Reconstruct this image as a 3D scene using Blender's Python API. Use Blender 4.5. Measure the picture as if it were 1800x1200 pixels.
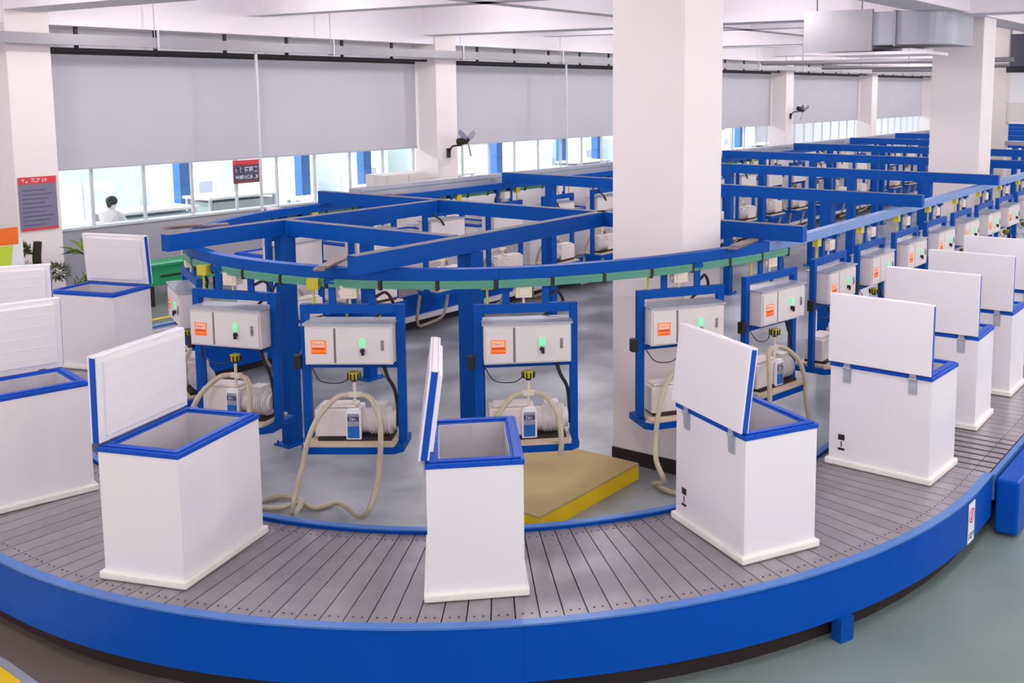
import bpy, math, random
from mathutils import Vector, Matrix
random.seed(7)
scene = bpy.context.scene
for o in list(bpy.data.objects):
    bpy.data.objects.remove(o)
COL = scene.collection
R = math.radians

# ------------------------------------------------------------------ camera
# world: X runs along the conveyor, Y across towards the glass partition, Z up; camera stands at the origin, 3.75 m up
F_PX, PX, PY, PITCH_YAW = 1849.37, 1080.0, 392.13, None
cam_right = Vector((0.5569324, -0.83055783, 0.0))
cam_down = Vector((-0.10431694, -0.06994996, -0.99208114))
cam_fwd = Vector((0.82398075, 0.55252213, -0.12559865))
cd = bpy.data.cameras.new('camera'); cam = bpy.data.objects.new('camera', cd); COL.objects.link(cam)
m = Matrix.Identity(4)
for i in range(3):
    m[i][0] = cam_right[i]; m[i][1] = -cam_down[i]; m[i][2] = -cam_fwd[i]
m[2][3] = 3.75
cam.matrix_world = m
cd.sensor_fit = 'HORIZONTAL'; cd.sensor_width = 36.0
cd.lens = F_PX / 1800 * 36.0
cd.shift_x = (900 - PX) / 1800
cd.shift_y = (PY - 600) / 1800
cd.clip_end = 300
scene.camera = cam

# ------------------------------------------------------------------ world, exposure
w = bpy.data.worlds.new('daylight'); scene.world = w; w.use_nodes = True
bg = w.node_tree.nodes['Background']
bg.inputs[0].default_value = (1.0, 0.975, 0.985, 1); bg.inputs[1].default_value = 0.82
vs = scene.view_settings
vs.view_transform = 'Standard'; vs.look = 'None'; vs.gamma = 1.0; vs.use_curve_mapping = False
vs.exposure = 0.70
HALL_LAMP_W = 41.0
BACK_LAMP_W = 125.0

# ------------------------------------------------------------------ materials
def srgb(r, g, b):
    f = lambda c: (c/255/12.92) if c/255 <= 0.04045 else ((c/255+0.055)/1.055)**2.4
    return (f(r), f(g), f(b), 1)

def mat(name, col, rough=0.5, metal=0.0, noise=0.0, nscale=8.0, bump=0.0, emit=0.0, spec=0.5, rnd=0.0, stretch=None, coat=0.0):
    mt = bpy.data.materials.new(name); mt.use_nodes = True
    nt = mt.node_tree; b = nt.nodes['Principled BSDF']
    b.inputs['Base Color'].default_value = col
    b.inputs['Roughness'].default_value = rough
    b.inputs['Metallic'].default_value = metal
    b.inputs['Specular IOR Level'].default_value = spec
    if coat: b.inputs['Coat Weight'].default_value = coat
    if emit:
        b.inputs['Emission Color'].default_value = col; b.inputs['Emission Strength'].default_value = emit
    src = None
    if noise or bump:
        tc = nt.nodes.new('ShaderNodeTexCoord'); nz = nt.nodes.new('ShaderNodeTexNoise')
        nz.inputs['Scale'].default_value = nscale; nz.inputs['Detail'].default_value = 5
        if stretch:
            mp = nt.nodes.new('ShaderNodeMapping'); mp.inputs['Scale'].default_value = stretch
            nt.links.new(tc.outputs['Object'], mp.inputs[0]); nt.links.new(mp.outputs[0], nz.inputs['Vector'])
        else:
            nt.links.new(tc.outputs['Object'], nz.inputs['Vector'])
        if noise:
            hs = nt.nodes.new('ShaderNodeHueSaturation'); hs.inputs['Color'].default_value = col
            mr = nt.nodes.new('ShaderNodeMapRange')
            mr.inputs['From Min'].default_value = 0.25; mr.inputs['From Max'].default_value = 0.75
            mr.inputs['To Min'].default_value = 1-noise; mr.inputs['To Max'].default_value = 1+noise*0.6
            nt.links.new(nz.outputs['Fac'], mr.inputs['Value'])
            out = mr.outputs[0]
            if rnd:
                oi = nt.nodes.new('ShaderNodeObjectInfo'); m2 = nt.nodes.new('ShaderNodeMapRange')
                m2.inputs['To Min'].default_value = 1-rnd; m2.inputs['To Max'].default_value = 1+rnd
                nt.links.new(oi.outputs['Random'], m2.inputs['Value'])
                mm = nt.nodes.new('ShaderNodeMath'); mm.operation = 'MULTIPLY'
                nt.links.new(out, mm.inputs[0]); nt.links.new(m2.outputs[0], mm.inputs[1]); out = mm.outputs[0]
            nt.links.new(out, hs.inputs['Value'])
            nt.links.new(hs.outputs[0], b.inputs['Base Color'])
        if bump:
            bp = nt.nodes.new('ShaderNodeBump'); bp.inputs['Strength'].default_value = bump; bp.inputs['Distance'].default_value = 0.01
            nt.links.new(nz.outputs['Fac'], bp.inputs['Height']); nt.links.new(bp.outputs[0], b.inputs['Normal'])
    return mt

def glass_mat(name, tint=(0.93, 0.97, 0.97, 1), refl=0.07):
    mt = bpy.data.materials.new(name); mt.use_nodes = True; nt = mt.node_tree
    for n in list(nt.nodes): nt.nodes.remove(n)
    o = nt.nodes.new('ShaderNodeOutputMaterial'); mx = nt.nodes.new('ShaderNodeMixShader')
    t = nt.nodes.new('ShaderNodeBsdfTransparent'); g = nt.nodes.new('ShaderNodeBsdfGlossy')
    t.inputs[0].default_value = tint; g.inputs['Roughness'].default_value = 0.03; mx.inputs[0].default_value = refl
    nt.links.new(t.outputs[0], mx.inputs[1]); nt.links.new(g.outputs[0], mx.inputs[2]); nt.links.new(mx.outputs[0], o.inputs[0])
    return mt

def floor_mat():
    mt = bpy.data.materials.new('floor_epoxy'); mt.use_nodes = True; nt = mt.node_tree; b = nt.nodes['Principled BSDF']
    tc = nt.nodes.new('ShaderNodeTexCoord')
    n1 = nt.nodes.new('ShaderNodeTexNoise'); n1.inputs['Scale'].default_value = 0.35; n1.inputs['Detail'].default_value = 4
    n2 = nt.nodes.new('ShaderNodeTexNoise'); n2.inputs['Scale'].default_value = 2.2; n2.inputs['Detail'].default_value = 6
    for n in (n1, n2): nt.links.new(tc.outputs['Object'], n.inputs['Vector'])
    r1 = nt.nodes.new('ShaderNodeValToRGB')
    r1.color_ramp.elements[0].position = 0.38; r1.color_ramp.elements[0].color = srgb(114, 130, 125)
    r1.color_ramp.elements[1].position = 0.62; r1.color_ramp.elements[1].color = srgb(132, 147, 142)
    nt.links.new(n1.outputs['Fac'], r1.inputs[0])
    r2 = nt.nodes.new('ShaderNodeValToRGB')
    r2.color_ramp.elements[0].position = 0.3; r2.color_ramp.elements[0].color = (0.95, 0.95, 0.955, 1)
    r2.color_ramp.elements[1].position = 0.65; r2.color_ramp.elements[1].color = (1, 1, 1, 1)
    nt.links.new(n2.outputs['Fac'], r2.inputs[0])
    r3 = nt.nodes.new('ShaderNodeValToRGB')
    r3.color_ramp.elements[0].position = 0.40; r3.color_ramp.elements[0].color = srgb(118, 121, 125)
    r3.color_ramp.elements[1].position = 0.60; r3.color_ramp.elements[1].color = srgb(160, 164, 167)
    n3 = nt.nodes.new('ShaderNodeTexNoise'); n3.inputs['Scale'].default_value = 0.9; n3.inputs['Detail'].default_value = 3
    nt.links.new(tc.outputs['Object'], n3.inputs['Vector']); nt.links.new(n3.outputs['Fac'], r3.inputs[0])
    sx = nt.nodes.new('ShaderNodeSeparateXYZ'); nt.links.new(tc.outputs['Object'], sx.inputs[0])
    def rng(sock, a, b, c, d):
        m1 = nt.nodes.new('ShaderNodeMapRange'); m1.inputs['From Min'].default_value = a; m1.inputs['From Max'].default_value = b
        m2 = nt.nodes.new('ShaderNodeMapRange'); m2.inputs['From Min'].default_value = c; m2.inputs['From Max'].default_value = d
        m2.inputs['To Min'].default_value = 1; m2.inputs['To Max'].default_value = 0
        for q in (m1, m2): nt.links.new(sock, q.inputs['Value'])
        mu = nt.nodes.new('ShaderNodeMath'); mu.operation = 'MULTIPLY'; nt.links.new(m1.outputs[0], mu.inputs[0]); nt.links.new(m2.outputs[0], mu.inputs[1]); return mu.outputs[0]
    ma = rng(sx.outputs['X'], 3.9, 4.6, 60, 61); mb_ = rng(sx.outputs['Y'], 3.0, 5.2, 12.0, 13.0)
    mk = nt.nodes.new('ShaderNodeMath'); mk.operation = 'MULTIPLY'; nt.links.new(ma, mk.inputs[0]); nt.links.new(mb_, mk.inputs[1])
    m0 = nt.nodes.new('ShaderNodeMix'); m0.data_type = 'RGBA'
    nt.links.new(mk.outputs[0], m0.inputs[0]); nt.links.new(r1.outputs[0], m0.inputs[6]); nt.links.new(r3.outputs[0], m0.inputs[7])
    # floor tinted browner outside the front of the loop
    da = rng(sx.outputs['X'], -8, -7.9, 3.6, 4.4); db = rng(sx.outputs['Y'], 4.2, 6.2, 30, 31)
    dk = nt.nodes.new('ShaderNodeMath'); dk.operation = 'MULTIPLY'; nt.links.new(da, dk.inputs[0]); nt.links.new(db, dk.inputs[1])
    m3 = nt.nodes.new('ShaderNodeMix'); m3.data_type = 'RGBA'; m3.inputs[7].default_value = srgb(116, 101, 93)
    nt.links.new(dk.outputs[0], m3.inputs[0]); nt.links.new(m0.outputs[2], m3.inputs[6])
    mx = nt.nodes.new('ShaderNodeMix'); mx.data_type = 'RGBA'; mx.blend_type = 'MULTIPLY'; mx.inputs[0].default_value = 1
    nt.links.new(m3.outputs[2], mx.inputs[6]); nt.links.new(r2.outputs[0], mx.inputs[7])
    nt.links.new(mx.outputs[2], b.inputs['Base Color'])
    rr = nt.nodes.new('ShaderNodeMapRange'); rr.inputs['To Min'].default_value = 0.27; rr.inputs['To Max'].default_value = 0.33
    nt.links.new(n2.outputs['Fac'], rr.inputs['Value']); nt.links.new(rr.outputs[0], b.inputs['Roughness'])
    return mt

BLUE = mat('blue_paint', srgb(0, 76, 174), 0.45, noise=0.05, nscale=3, spec=0.12)
BLUE2 = mat('blue_frame_paint', srgb(0, 74, 160), 0.45, noise=0.06, nscale=5, spec=0.15)
BLUEL = mat('blue_lip_paint', srgb(70, 118, 190), 0.35, noise=0.08, nscale=6)
RAILL = mat('pale_blue_rail', srgb(108, 140, 196), 0.35, noise=0.06, nscale=4)  # paler blue used for the right straight run of the rail
GASKET = mat('blue_plastic', srgb(2, 74, 186), 0.4, spec=0.3, noise=0.05, nscale=12)
WHITE = mat('white_enamel', srgb(234, 229, 233), 0.22, noise=0.015, nscale=2)
LIDLINER = mat('white_liner_plastic', srgb(238, 233, 235), 0.4, noise=0.02, nscale=3)
FOAM = mat('white_foam', srgb(238, 233, 226), 0.8, noise=0.04, nscale=30, bump=0.3)
ALU = mat('brushed_aluminium', srgb(214, 210, 214), 0.35, metal=0.25, noise=0.08, nscale=4)
DECK = mat('deck_steel', srgb(150, 143, 149), 0.3, metal=0.35, noise=0.14, nscale=9, rnd=0.09, bump=0.15)
BOLT = mat('dark_bolt', srgb(60, 58, 62), 0.5, metal=0.6)
DARK = mat('dark_steel', srgb(40, 26, 26), 0.6, noise=0.2, nscale=5)
WALL = mat('white_wall_paint', srgb(226, 222, 228), 0.75, noise=0.015, nscale=0.7)
COLM = mat('column_paint', srgb(234, 224, 224), 0.7, noise=0.015, nscale=0.6)
GREYWALL = mat('grey_dado_paint', srgb(160, 159, 168), 0.7, noise=0.03, nscale=1)
CEIL = mat('ceiling_paint', srgb(244, 236, 242), 0.8, noise=0.01, nscale=0.5)
BLIND = mat('blind_fabric', srgb(190, 189, 197), 0.85, noise=0.02, nscale=1.2)
STEEL = mat('grey_steel', srgb(142, 139, 145), 0.45, metal=0.3, noise=0.06, nscale=3)
GALV = mat('galvanised_sheet', srgb(178, 180, 190), 0.42, metal=0.35, noise=0.06, nscale=2)
ALF = mat('white_window_frame', srgb(200, 204, 208), 0.4)
DUCT = mat('dull_duct_sheet', srgb(160, 160, 174), 0.5, metal=0.2, noise=0.05, nscale=2)
GLASS = glass_mat('window_glass', (0.97, 0.985, 0.985, 1), 0.04)
BLACK = mat('black_rubber', srgb(24, 20, 26), 0.55)
BOXM = mat('grey_white_cabinet', srgb(222, 214, 212), 0.4, noise=0.015, nscale=4)
SEAM = mat('cabinet_seam', srgb(128, 120, 124), 0.6)
WOODB = mat('pale_board', srgb(214, 192, 164), 0.7, noise=0.1, nscale=8, stretch=(2, 14, 2))
PUMP = mat('pump_cast_white', srgb(226, 214, 208), 0.5, noise=0.06, nscale=14)
PUMP2 = mat('pump_motor_white', srgb(216, 206, 204), 0.45, noise=0.06, nscale=20)
HOSE = mat('beige_hose', srgb(190, 176, 152), 0.35, noise=0.08, nscale=12)
HOSE2 = mat('pale_hose', srgb(214, 208, 198), 0.35)
ORANGE = mat('orange_print', srgb(255, 128, 50), 0.5, emit=0.12)  # sticker print with a faint glow added to its colour
ORANGE2 = mat('orange_dark_print', srgb(226, 84, 30), 0.5)
PEACH = mat('peach_print', srgb(255, 208, 178), 0.5)
GLAMP = mat('green_lamp', srgb(130, 210, 165), 0.3, emit=0.35)
LBLUE = mat('label_blue', srgb(30, 100, 176), 0.4)
LWHITE = mat('label_white', srgb(236, 236, 240), 0.4)
LGREY = mat('label_grey', srgb(150, 150, 164), 0.4)
YEL = mat('yellow_plastic', srgb(196, 184, 48), 0.4)
YELP = mat('yellow_paint', srgb(238, 200, 8), 0.5, noise=0.04, nscale=4)
TAN = mat('tan_board', srgb(186, 160, 104), 0.7, noise=0.05, nscale=5)
GREEN = mat('green_busbar', srgb(84, 150, 128), 0.4, noise=0.1, nscale=2)
GREEN2 = mat('green_paint', srgb(30, 150, 96), 0.4)
BROWN = mat('brown_plate', srgb(128, 112, 110), 0.6, noise=0.1, nscale=6)
RED = mat('red_print', srgb(206, 52, 60), 0.5)
DRED = mat('dark_red_print', srgb(120, 56, 62), 0.5)
SLATE = mat('slate_print', srgb(118, 116, 140), 0.5, noise=0.08, nscale=2)
NAVY = mat('navy_print', srgb(70, 70, 100), 0.5)
MAROON = mat('maroon_plastic', srgb(120, 10, 40), 0.4)
BARK = mat('bark', srgb(52, 46, 34), 0.9, noise=0.3, nscale=20, bump=0.6)
LEAF = mat('leaf_green', srgb(96, 124, 46), 0.6, noise=0.25, nscale=8, rnd=0.2)
LEAFD = mat('needle_green', srgb(92, 104, 62), 0.7, noise=0.3, nscale=14)
LIME = mat('lime_print', srgb(190, 214, 60), 0.5)
ORG3 = mat('orange_board', srgb(236, 110, 16), 0.5)
POT = mat('grey_ceramic', srgb(190, 188, 186), 0.4)
SKIN = mat('skin', srgb(222, 178, 156), 0.5)
HAIR = mat('dark_hair', srgb(34, 28, 30), 0.6)
SHIRT = mat('pale_shirt', srgb(232, 224, 222), 0.8)
TROU = mat('grey_trousers', srgb(120, 124, 140), 0.8)
BPOST = mat('pale_blue_paint', srgb(56, 104, 168), 0.5)
MACH = mat('machine_white', srgb(216, 221, 222), 0.4)
BWIN = mat('pale_window_print', srgb(196, 206, 214), 0.4)
MACHB = mat('machine_pale_blue', srgb(178, 190, 200), 0.4)
MACHG = mat('machine_green', srgb(170, 182, 180), 0.5)
CLOTH = mat('white_cloth', srgb(240, 240, 238), 0.8)
BEIGE = mat('beige_paint', srgb(206, 196, 192), 0.7)
SCREEN = mat('dark_screen', srgb(70, 70, 86), 0.3)
LAMPM = mat('lamp_tube', (1, 1, 1, 1), 0.3, emit=3.0)
CREAM = mat('cream_plastic', srgb(222, 208, 190), 0.45)
FLOOR = floor_mat()
DUST = mat('dusty_blue_top', srgb(104, 104, 118), 0.7, noise=0.1, nscale=4)

# ------------------------------------------------------------------ mesh helpers
def at_z(px, py, z):
    d = cam_right*(px-PX)+cam_down*(py-PY)+cam_fwd*F_PX
    return Vector((0, 0, 3.75))+d*((z-3.75)/d.z)
def at_x(px, py, x):
    d = cam_right*(px-PX)+cam_down*(py-PY)+cam_fwd*F_PX
    return Vector((0, 0, 3.75))+d*(x/d.x)
def at_y(px, py, y):
    d = cam_right*(px-PX)+cam_down*(py-PY)+cam_fwd*F_PX
    return Vector((0, 0, 3.75))+d*(y/d.y)
class MB:
    def __init__(s): s.v = []; s.f = []; s.mi = []
    def add(s, vs, fs, mi=0):
        n = len(s.v); s.v += [tuple(p) for p in vs]; s.f += [tuple(i+n for i in f) for f in fs]; s.mi += [mi]*len(fs); return s
    def box(s, x0, x1, y0, y1, z0, z1, mi=0, T=None):
        P = [(x0,y0,z0),(x1,y0,z0),(x1,y1,z0),(x0,y1,z0),(x0,y0,z1),(x1,y0,z1),(x1,y1,z1),(x0,y1,z1)]
        if T is not None: P = [tuple(T @ Vector(p)) for p in P]
        return s.add(P, [(0,3,2,1),(4,5,6,7),(0,1,5,4),(1,2,6,5),(2,3,7,6),(3,0,4,7)], mi)
    def prism(s, poly, z0, z1, mi=0, T=None):
        n = len(poly); P = [(x,y,z0) for x,y in poly]+[(x,y,z1) for x,y in poly]
        if T is not None: P = [tuple(T @ Vector(p)) for p in P]
        return s.add(P, [tuple(range(n))[::-1], tuple(range(n,2*n))]+[(i,(i+1)%n,n+(i+1)%n,n+i) for i in range(n)], mi)
    def cyl(s, p0, p1, r0, r1=None, n=12, mi=0):
        return s.tube([p0, p1], r0, n, mi, r1)
    def tube(s, pts, r, n=8, mi=0, r1=None):
        pts = [Vector(p) for p in pts]; k = len(pts); rings = []
        up = None
        for i, p in enumerate(pts):
            t = (pts[min(i+1,k-1)]-pts[max(i-1,0)]).normalized()
            if up is None:
                up = Vector((0,0,1)) if abs(t.z) < 0.9 else Vector((1,0,0))
            a = (up - t*up.dot(t)).normalized(); up = a; b = t.cross(a)
            rr = r if r1 is None else r+(r1-r)*i/(k-1)
            rings.append([p+a*(rr*math.cos(2*math.pi*j/n))+b*(rr*math.sin(2*math.pi*j/n)) for j in range(n)])
        V = [q for g in rings for q in g]; Fc = []
        for i in range(k-1):
            for j in range(n):
                Fc.append((i*n+j, i*n+(j+1)%n, (i+1)*n+(j+1)%n, (i+1)*n+j))
        Fc.append(tuple(range(n))[::-1]); Fc.append(tuple(range((k-1)*n, k*n)))
        return s.add(V, Fc, mi)
    def sweep(s, prof, path, mi=0, closed=False):
        # prof: list of (side, z); side is measured to the right-hand normal of the path (outside)
        pts = [Vector((p[0],p[1],p[2] if len(p) > 2 else 0)) for p in path]; k = len(pts); n = len(prof); V = []
        for i, p in enumerate(pts):
            t = (pts[min(i+1,k-1)]-pts[max(i-1,0)]); t.z = 0; t.normalize(); nr = Vector((t.y,-t.x,0))
            V += [p+nr*a+Vector((0,0,b)) for a, b in prof]
        Fc = []
        for i in range(k-1):
            for j in range(n):
                Fc.append((i*n+j, (i+1)*n+j, (i+1)*n+(j+1)%n, i*n+(j+1)%n))
        Fc.append(tuple(range(n))); Fc.append(tuple(range((k-1)*n, k*n))[::-1])
        return s.add(V, Fc, mi)
    def lathe(s, prof, c=(0,0,0), n=14, mi=0):
        V = []
        for r, z in prof:
            V += [(c[0]+r*math.cos(2*math.pi*j/n), c[1]+r*math.sin(2*math.pi*j/n), c[2]+z) for j in range(n)]
        k = len(prof); Fc = [(i*n+j, i*n+(j+1)%n, (i+1)*n+(j+1)%n, (i+1)*n+j) for i in range(k-1) for j in range(n)]
        Fc.append(tuple(range(n))[::-1]); Fc.append(tuple(range((k-1)*n, k*n)))
        return s.add(V, Fc, mi)
    def ball(s, c, r, sc=(1,1,1), nu=10, nv=7, mi=0):
        V = [(c[0], c[1], c[2]-r*sc[2])]; Fc = []
        for i in range(1, nv):
            a = -math.pi/2+math.pi*i/nv
            V += [(c[0]+r*sc[0]*math.cos(a)*math.cos(2*math.pi*j/nu), c[1]+r*sc[1]*math.cos(a)*math.sin(2*math.pi*j/nu), c[2]+r*sc[2]*math.sin(a)) for j in range(nu)]
        V.append((c[0], c[1], c[2]+r*sc[2])); L = len(V)-1
        for j in range(nu):
            Fc.append((0, 1+(j+1)%nu, 1+j)); Fc.append((L, L-nu+j, L-nu+(j+1)%nu))
        for i in range(nv-2):
            for j in range(nu):
                Fc.append((1+i*nu+j, 1+i*nu+(j+1)%nu, 1+(i+1)*nu+(j+1)%nu, 1+(i+1)*nu+j))
        return s.add(V, Fc, mi)
    def build(s, name, mats, parent=None, smooth=False, bevel=0.0, kind=None):
        me = bpy.data.meshes.new(name); me.from_pydata(s.v, [], s.f)
        if not isinstance(mats, (list, tuple)): mats = [mats]
        for mm in mats: me.materials.append(mm)
        for p, i in zip(me.polygons, s.mi):
            p.material_index = i
        if smooth:
            me.shade_smooth()
            try: me.set_sharp_from_angle(angle=R(40))
            except Exception: pass
        me.validate(); me.update()
        o = bpy.data.objects.new(name, me); COL.objects.link(o)
        if parent: o.parent = parent
        if bevel:
            bv = o.modifiers.new('bevel', 'BEVEL'); bv.width = bevel; bv.segments = 2; bv.limit_method = 'ANGLE'; bv.angle_limit = R(50)
        if kind: o['kind'] = kind
        return o

def tag(o, label, cat, group=None, kind=None):
    o['label'] = label; o['category'] = cat
    if group: o['group'] = group
    if kind: o['kind'] = kind
    return o
def thing(name, label, cat, loc=(0,0,0), rz=0.0, group=None):
    o = bpy.data.objects.new(name, None); COL.objects.link(o); o.location = loc; o.rotation_euler = (0,0,rz)
    o.empty_display_size = 0.1
    return tag(o, label, cat, group)
def inst(name, src, parent=None, loc=(0,0,0), rz=0.0):
    o = src.copy(); o.name = name; COL.objects.link(o); o.parent = parent; o.location = loc; o.rotation_euler = (0,0,rz); return o
def copy_tree(o, parent=None):
    c = o.copy(); COL.objects.link(c); c.parent = parent
    for ch in list(o.children): copy_tree(ch, c)
    return c
def struct(o): o['kind'] = 'structure'; return o
def spline(P, step=8):
    P = [Vector(p) for p in P]; out = []
    Q = [P[0]*2-P[1]]+P+[P[-1]*2-P[-2]]
    for i in range(1, len(Q)-2):
        a, b, c, d = Q[i-1:i+3]
        for k in range(step):
            t = k/step
            out.append(0.5*((2*b)+(c-a)*t+(2*a-5*b+4*c-d)*t*t+(3*b-a-3*c+d)*t**3))
    out.append(P[-1].copy()); return out
ORD = ['first','second','third','fourth','fifth','sixth','seventh','eighth','ninth','tenth','eleventh','twelfth','thirteenth','fourteenth','fifteenth','sixteenth','seventeenth','eighteenth','nineteenth','twentieth','twenty-first','twenty-second','twenty-third','twenty-fourth','twenty-fifth','twenty-sixth','twenty-seventh','twenty-eighth','twenty-ninth','thirtieth']

def glyphs(mb, n, x0, z0, w_, h, y, seed, mi=0, T=None, gap=0.25):
    """n little stroke-built marks in a row on the plane y (facing -y)"""
    rg = random.Random(seed); cw = w_/n
    for i in range(n):
        gx = x0+i*cw; gw = cw*(1-gap); s_ = 0.13
        for k in range(rg.randint(2, 3)):
            zz = z0+h*rg.choice((0.05, 0.35, 0.6, 0.9)); mb.box(gx, gx+gw*rg.choice((0.8, 1)), y-0.002, y, zz-h*s_/2, zz+h*s_/2, mi, T)
        for k in range(rg.randint(1, 2)):
            xx = gx+gw*rg.choice((0.1, 0.5, 0.85)); mb.box(xx-gw*s_/2, xx+gw*s_/2, y-0.002, y, z0, z0+h, mi, T)

# ================================================================== STRUCTURE
WY = 17.92            # plane of the glass partition
o = MB().box(-8, 62, -9, 33, -0.1, 0.0).build('floor', FLOOR); struct(o)
o = MB().box(-8, 62, -9, WY+0.3, 5.6, 5.75).build('ceiling', CEIL); struct(o)
MBm = MB()
# ceiling beams, cast with the slab: parts of the ceiling
for i in range(7):
    u0 = 8.55+9.3*(i-1)
    MB().box(u0, u0+0.7, -9, WY, 5.0, 5.6).build('beam', CEIL, o)
    MB().box(u0+4.5, u0+4.9, -9, WY, 5.15, 5.6).build('beam', CEIL, o)
MB().box(-8, 62, 4.95, 5.65, 5.02, 5.6).build('beam', CEIL, o)
MB().box(-8, 62, 17.25, WY, 4.8, 5.6).build('beam', CEIL, o)
MB().box(-8, 62, 11.2, 11.6, 5.15, 5.6).build('beam', CEIL, o)

o = MB().box(-8, 62, WY, WY+0.2, 0, 1.34).build('wall_partition', GREYWALL); struct(o)
MB().box(-8, 62, WY, WY+0.2, 4.35, 5.6).build('lintel', WALL, o)
MB().box(-8, 8.5, WY, WY+0.2, 1.34, 4.35).build('upper_panel', WALL, o)
MB().box(8.5, 62, WY-0.03, WY+0.23, 1.33, 1.37).build('sill', ALF, o)
struct(MB().box(-8, 62, WY+0.2, 32, 0.0, 0.02).build('floor_workshop', MACH))
struct(MB().box(62, 62.2, -9, 33, 0, 5.75).build('wall_far', WALL))
struct(MB().box(-8, 62, 32, 32.2, 0, 5.2).build('wall_workshop', MACH))
struct(MB().box(-8, 62, WY+0.2, 32, 4.9, 5.0).build('ceiling_workshop', CEIL))

# windows between the wall columns: mullions and panes as parts
wcols = [(8.55, 9.25), (18.2, 18.9), (28.2, 28.9), (37.5, 38.2), (46.8, 47.5), (56.1, 56.8)]
wi = 0
for k in range(5):
    a, b = wcols[k][1], wcols[k+1][0]; n = 9
    wi += 1
    e = bpy.data.objects.new('window_%d' % wi, None); COL.objects.link(e); e.location = (a, WY+0.05, 1.37); struct(e)
    st = (b-a)/n
    proto_m = proto_p = None
    for j in range(n+1):
        if proto_m is None:
            proto_m = MB().box(-0.025, 0.025, 0, 0.05, 0, 2.98).build('mullion', ALF, e)
        else: inst('mullion', proto_m, e, (j*st, 0, 0))
    for j in range(n):
        if proto_p is None:
            proto_p = MB().box(0.03, st-0.03, 0.03, 0.04, 0, 2.98).build('pane', GLASS, e)
        else: inst('pane', proto_p, e, (j*st, 0, 0))
    MB().box(0, b-a, 0.0, 0.07, 2.92, 2.98).build('head_rail', ALF, e)

# columns
def column(x0, x1, y0, y1, nm, plinth=True):
    e = bpy.data.objects.new(nm, None); COL.objects.link(e); e.location = ((x0+x1)/2, (y0+y1)/2, 0); struct(e)
    hx, hy = (x1-x0)/2, (y1-y0)/2
    MB().box(-hx, hx, -hy, hy, 0.14 if plinth else 0, 5.6).build('shaft', COLM, e, bevel=0.012)
    if plinth: MB().box(-hx-0.005, hx+0.005, -hy-0.005, hy+0.005, 0, 0.14).build('plinth', DARK, e)
    return e
column(8.6, 9.36, 4.98, 5.79, 'column_near')
column(19.2, 20.0, 5.05, 5.95, 'column_mid')
column(29.8, 30.6, 5.05, 5.95, 'column_far')
for k, (a, b) in enumerate(wcols):
    column(a, b, 17.2, WY, 'column_wall_%d' % (k+1), False)

# ================================================================== CONVEYOR
conv = thing('slat_conveyor', 'long slat conveyor loop with blue painted skirt and grey metal plates', 'conveyor', (8.5, 7.685, 0))
CX, C1, C2 = 8.5, 7.24, 8.01      # arc centres
OX, OY = 8.5, 7.685
RI, RO, ZD = 3.74, 5.09, 0.52
def loc(p): return (p[0]-OX, p[1]-OY) + tuple(p[2:])
def arc_pt(r, deg, cy): return (CX+r*math.cos(R(deg))-OX, cy+r*math.sin(R(deg))-OY)
# slats on the bends
step = 90/52; hw = R(step/2)
def wedge(ri, ro, ha, gap=0.004):
    mb = MB(); n0 = (ri*math.cos(ha), ri*math.sin(ha)-gap); n1 = (ro*math.cos(ha), ro*math.sin(ha)-gap)
    mb.prism([(n0[0], -n0[1]), (n1[0], -n1[1]), (n1[0], n1[1]), (n0[0], n0[1])], ZD-0.03, ZD)
    for sy in (-0.028, 0.028):
        mb.lathe([(0.0065, 0), (0.0065, 0.003)], (ro-0.13, sy, ZD), 6, 1)
        mb.lathe([(0.006, 0), (0.006, 0.003)], (ri+0.10, sy, ZD), 6, 1)
    return mb
slat0 = None
def put_slat(x, y, rz):
    global slat0
    if slat0 is None:
        slat0 = wedge(RI, RO, hw).build('slat', [DECK, BOLT], conv)
        slat0.location = (x, y, 0); slat0.rotation_euler = (0, 0, rz)
        return slat0
    return inst('slat', slat0, conv, (x, y, 0), rz)
for k in range(52):
    put_slat(CX-OX, C1-OY, R(270-step*(k+0.5)))
for k in range(52):
    put_slat(CX-OX, C2-OY, R(180-step*(k+0.5)))
# straight slats
def plank(pitch, gap, ri, ro):
    mb = MB(); h = pitch/2-gap
    mb.box(-ro, -ri, -h, h, ZD-0.03, ZD)
    for sy in (-0.028, 0.028):
        mb.lathe([(0.0065, 0), (0.0065, 0.003)], (-(ro-0.13), sy, ZD), 6, 1)
    return mb
sl1 = plank(0.154, 0.004, RI, RO).build('slat', [DECK, BOLT], conv)
for k in range(5):
    y = C1+0.077+0.154*k
    if k == 0: sl1.location = (CX-OX, y-OY, 0)
    else: inst('slat', sl1, conv, (CX-OX, y-OY, 0), 0)
sl2 = plank(0.14, 0.004, RI, RO).build('slat', [DECK, BOLT], conv)
sl3 = plank(0.14, 0.02, RI, RO).build('slat', [DECK, BOLT], conv)
sl2.location = (0.07, C1-OY, 0); sl2.rotation_euler = (0, 0, R(90))
first3 = True
for k in range(1, 70):
    x = CX+0.07+0.14*k
    if 8.95 < x < 9.95:
        if first3: sl3.location = (x-OX, C1-OY, 0); sl3.rotation_euler = (0, 0, R(90)); first3 = False
        else: inst('slat', sl3, conv, (x-OX, C1-OY, 0), R(90))
    else: inst('slat', sl2, conv, (x-OX, C1-OY, 0), R(90))
for k in range(1, 40):
    x = CX+0.07+0.14*k
    inst('slat', sl2, conv, (x-OX, C2-OY, 0), R(-90))
mb = MB()
for k in range(40, 270):
    x = 0.07+0.14*k
    mb.box(x-0.066, x+0.066, C2+RI-OY, C2+RO-OY, ZD-0.03, ZD)
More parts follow.
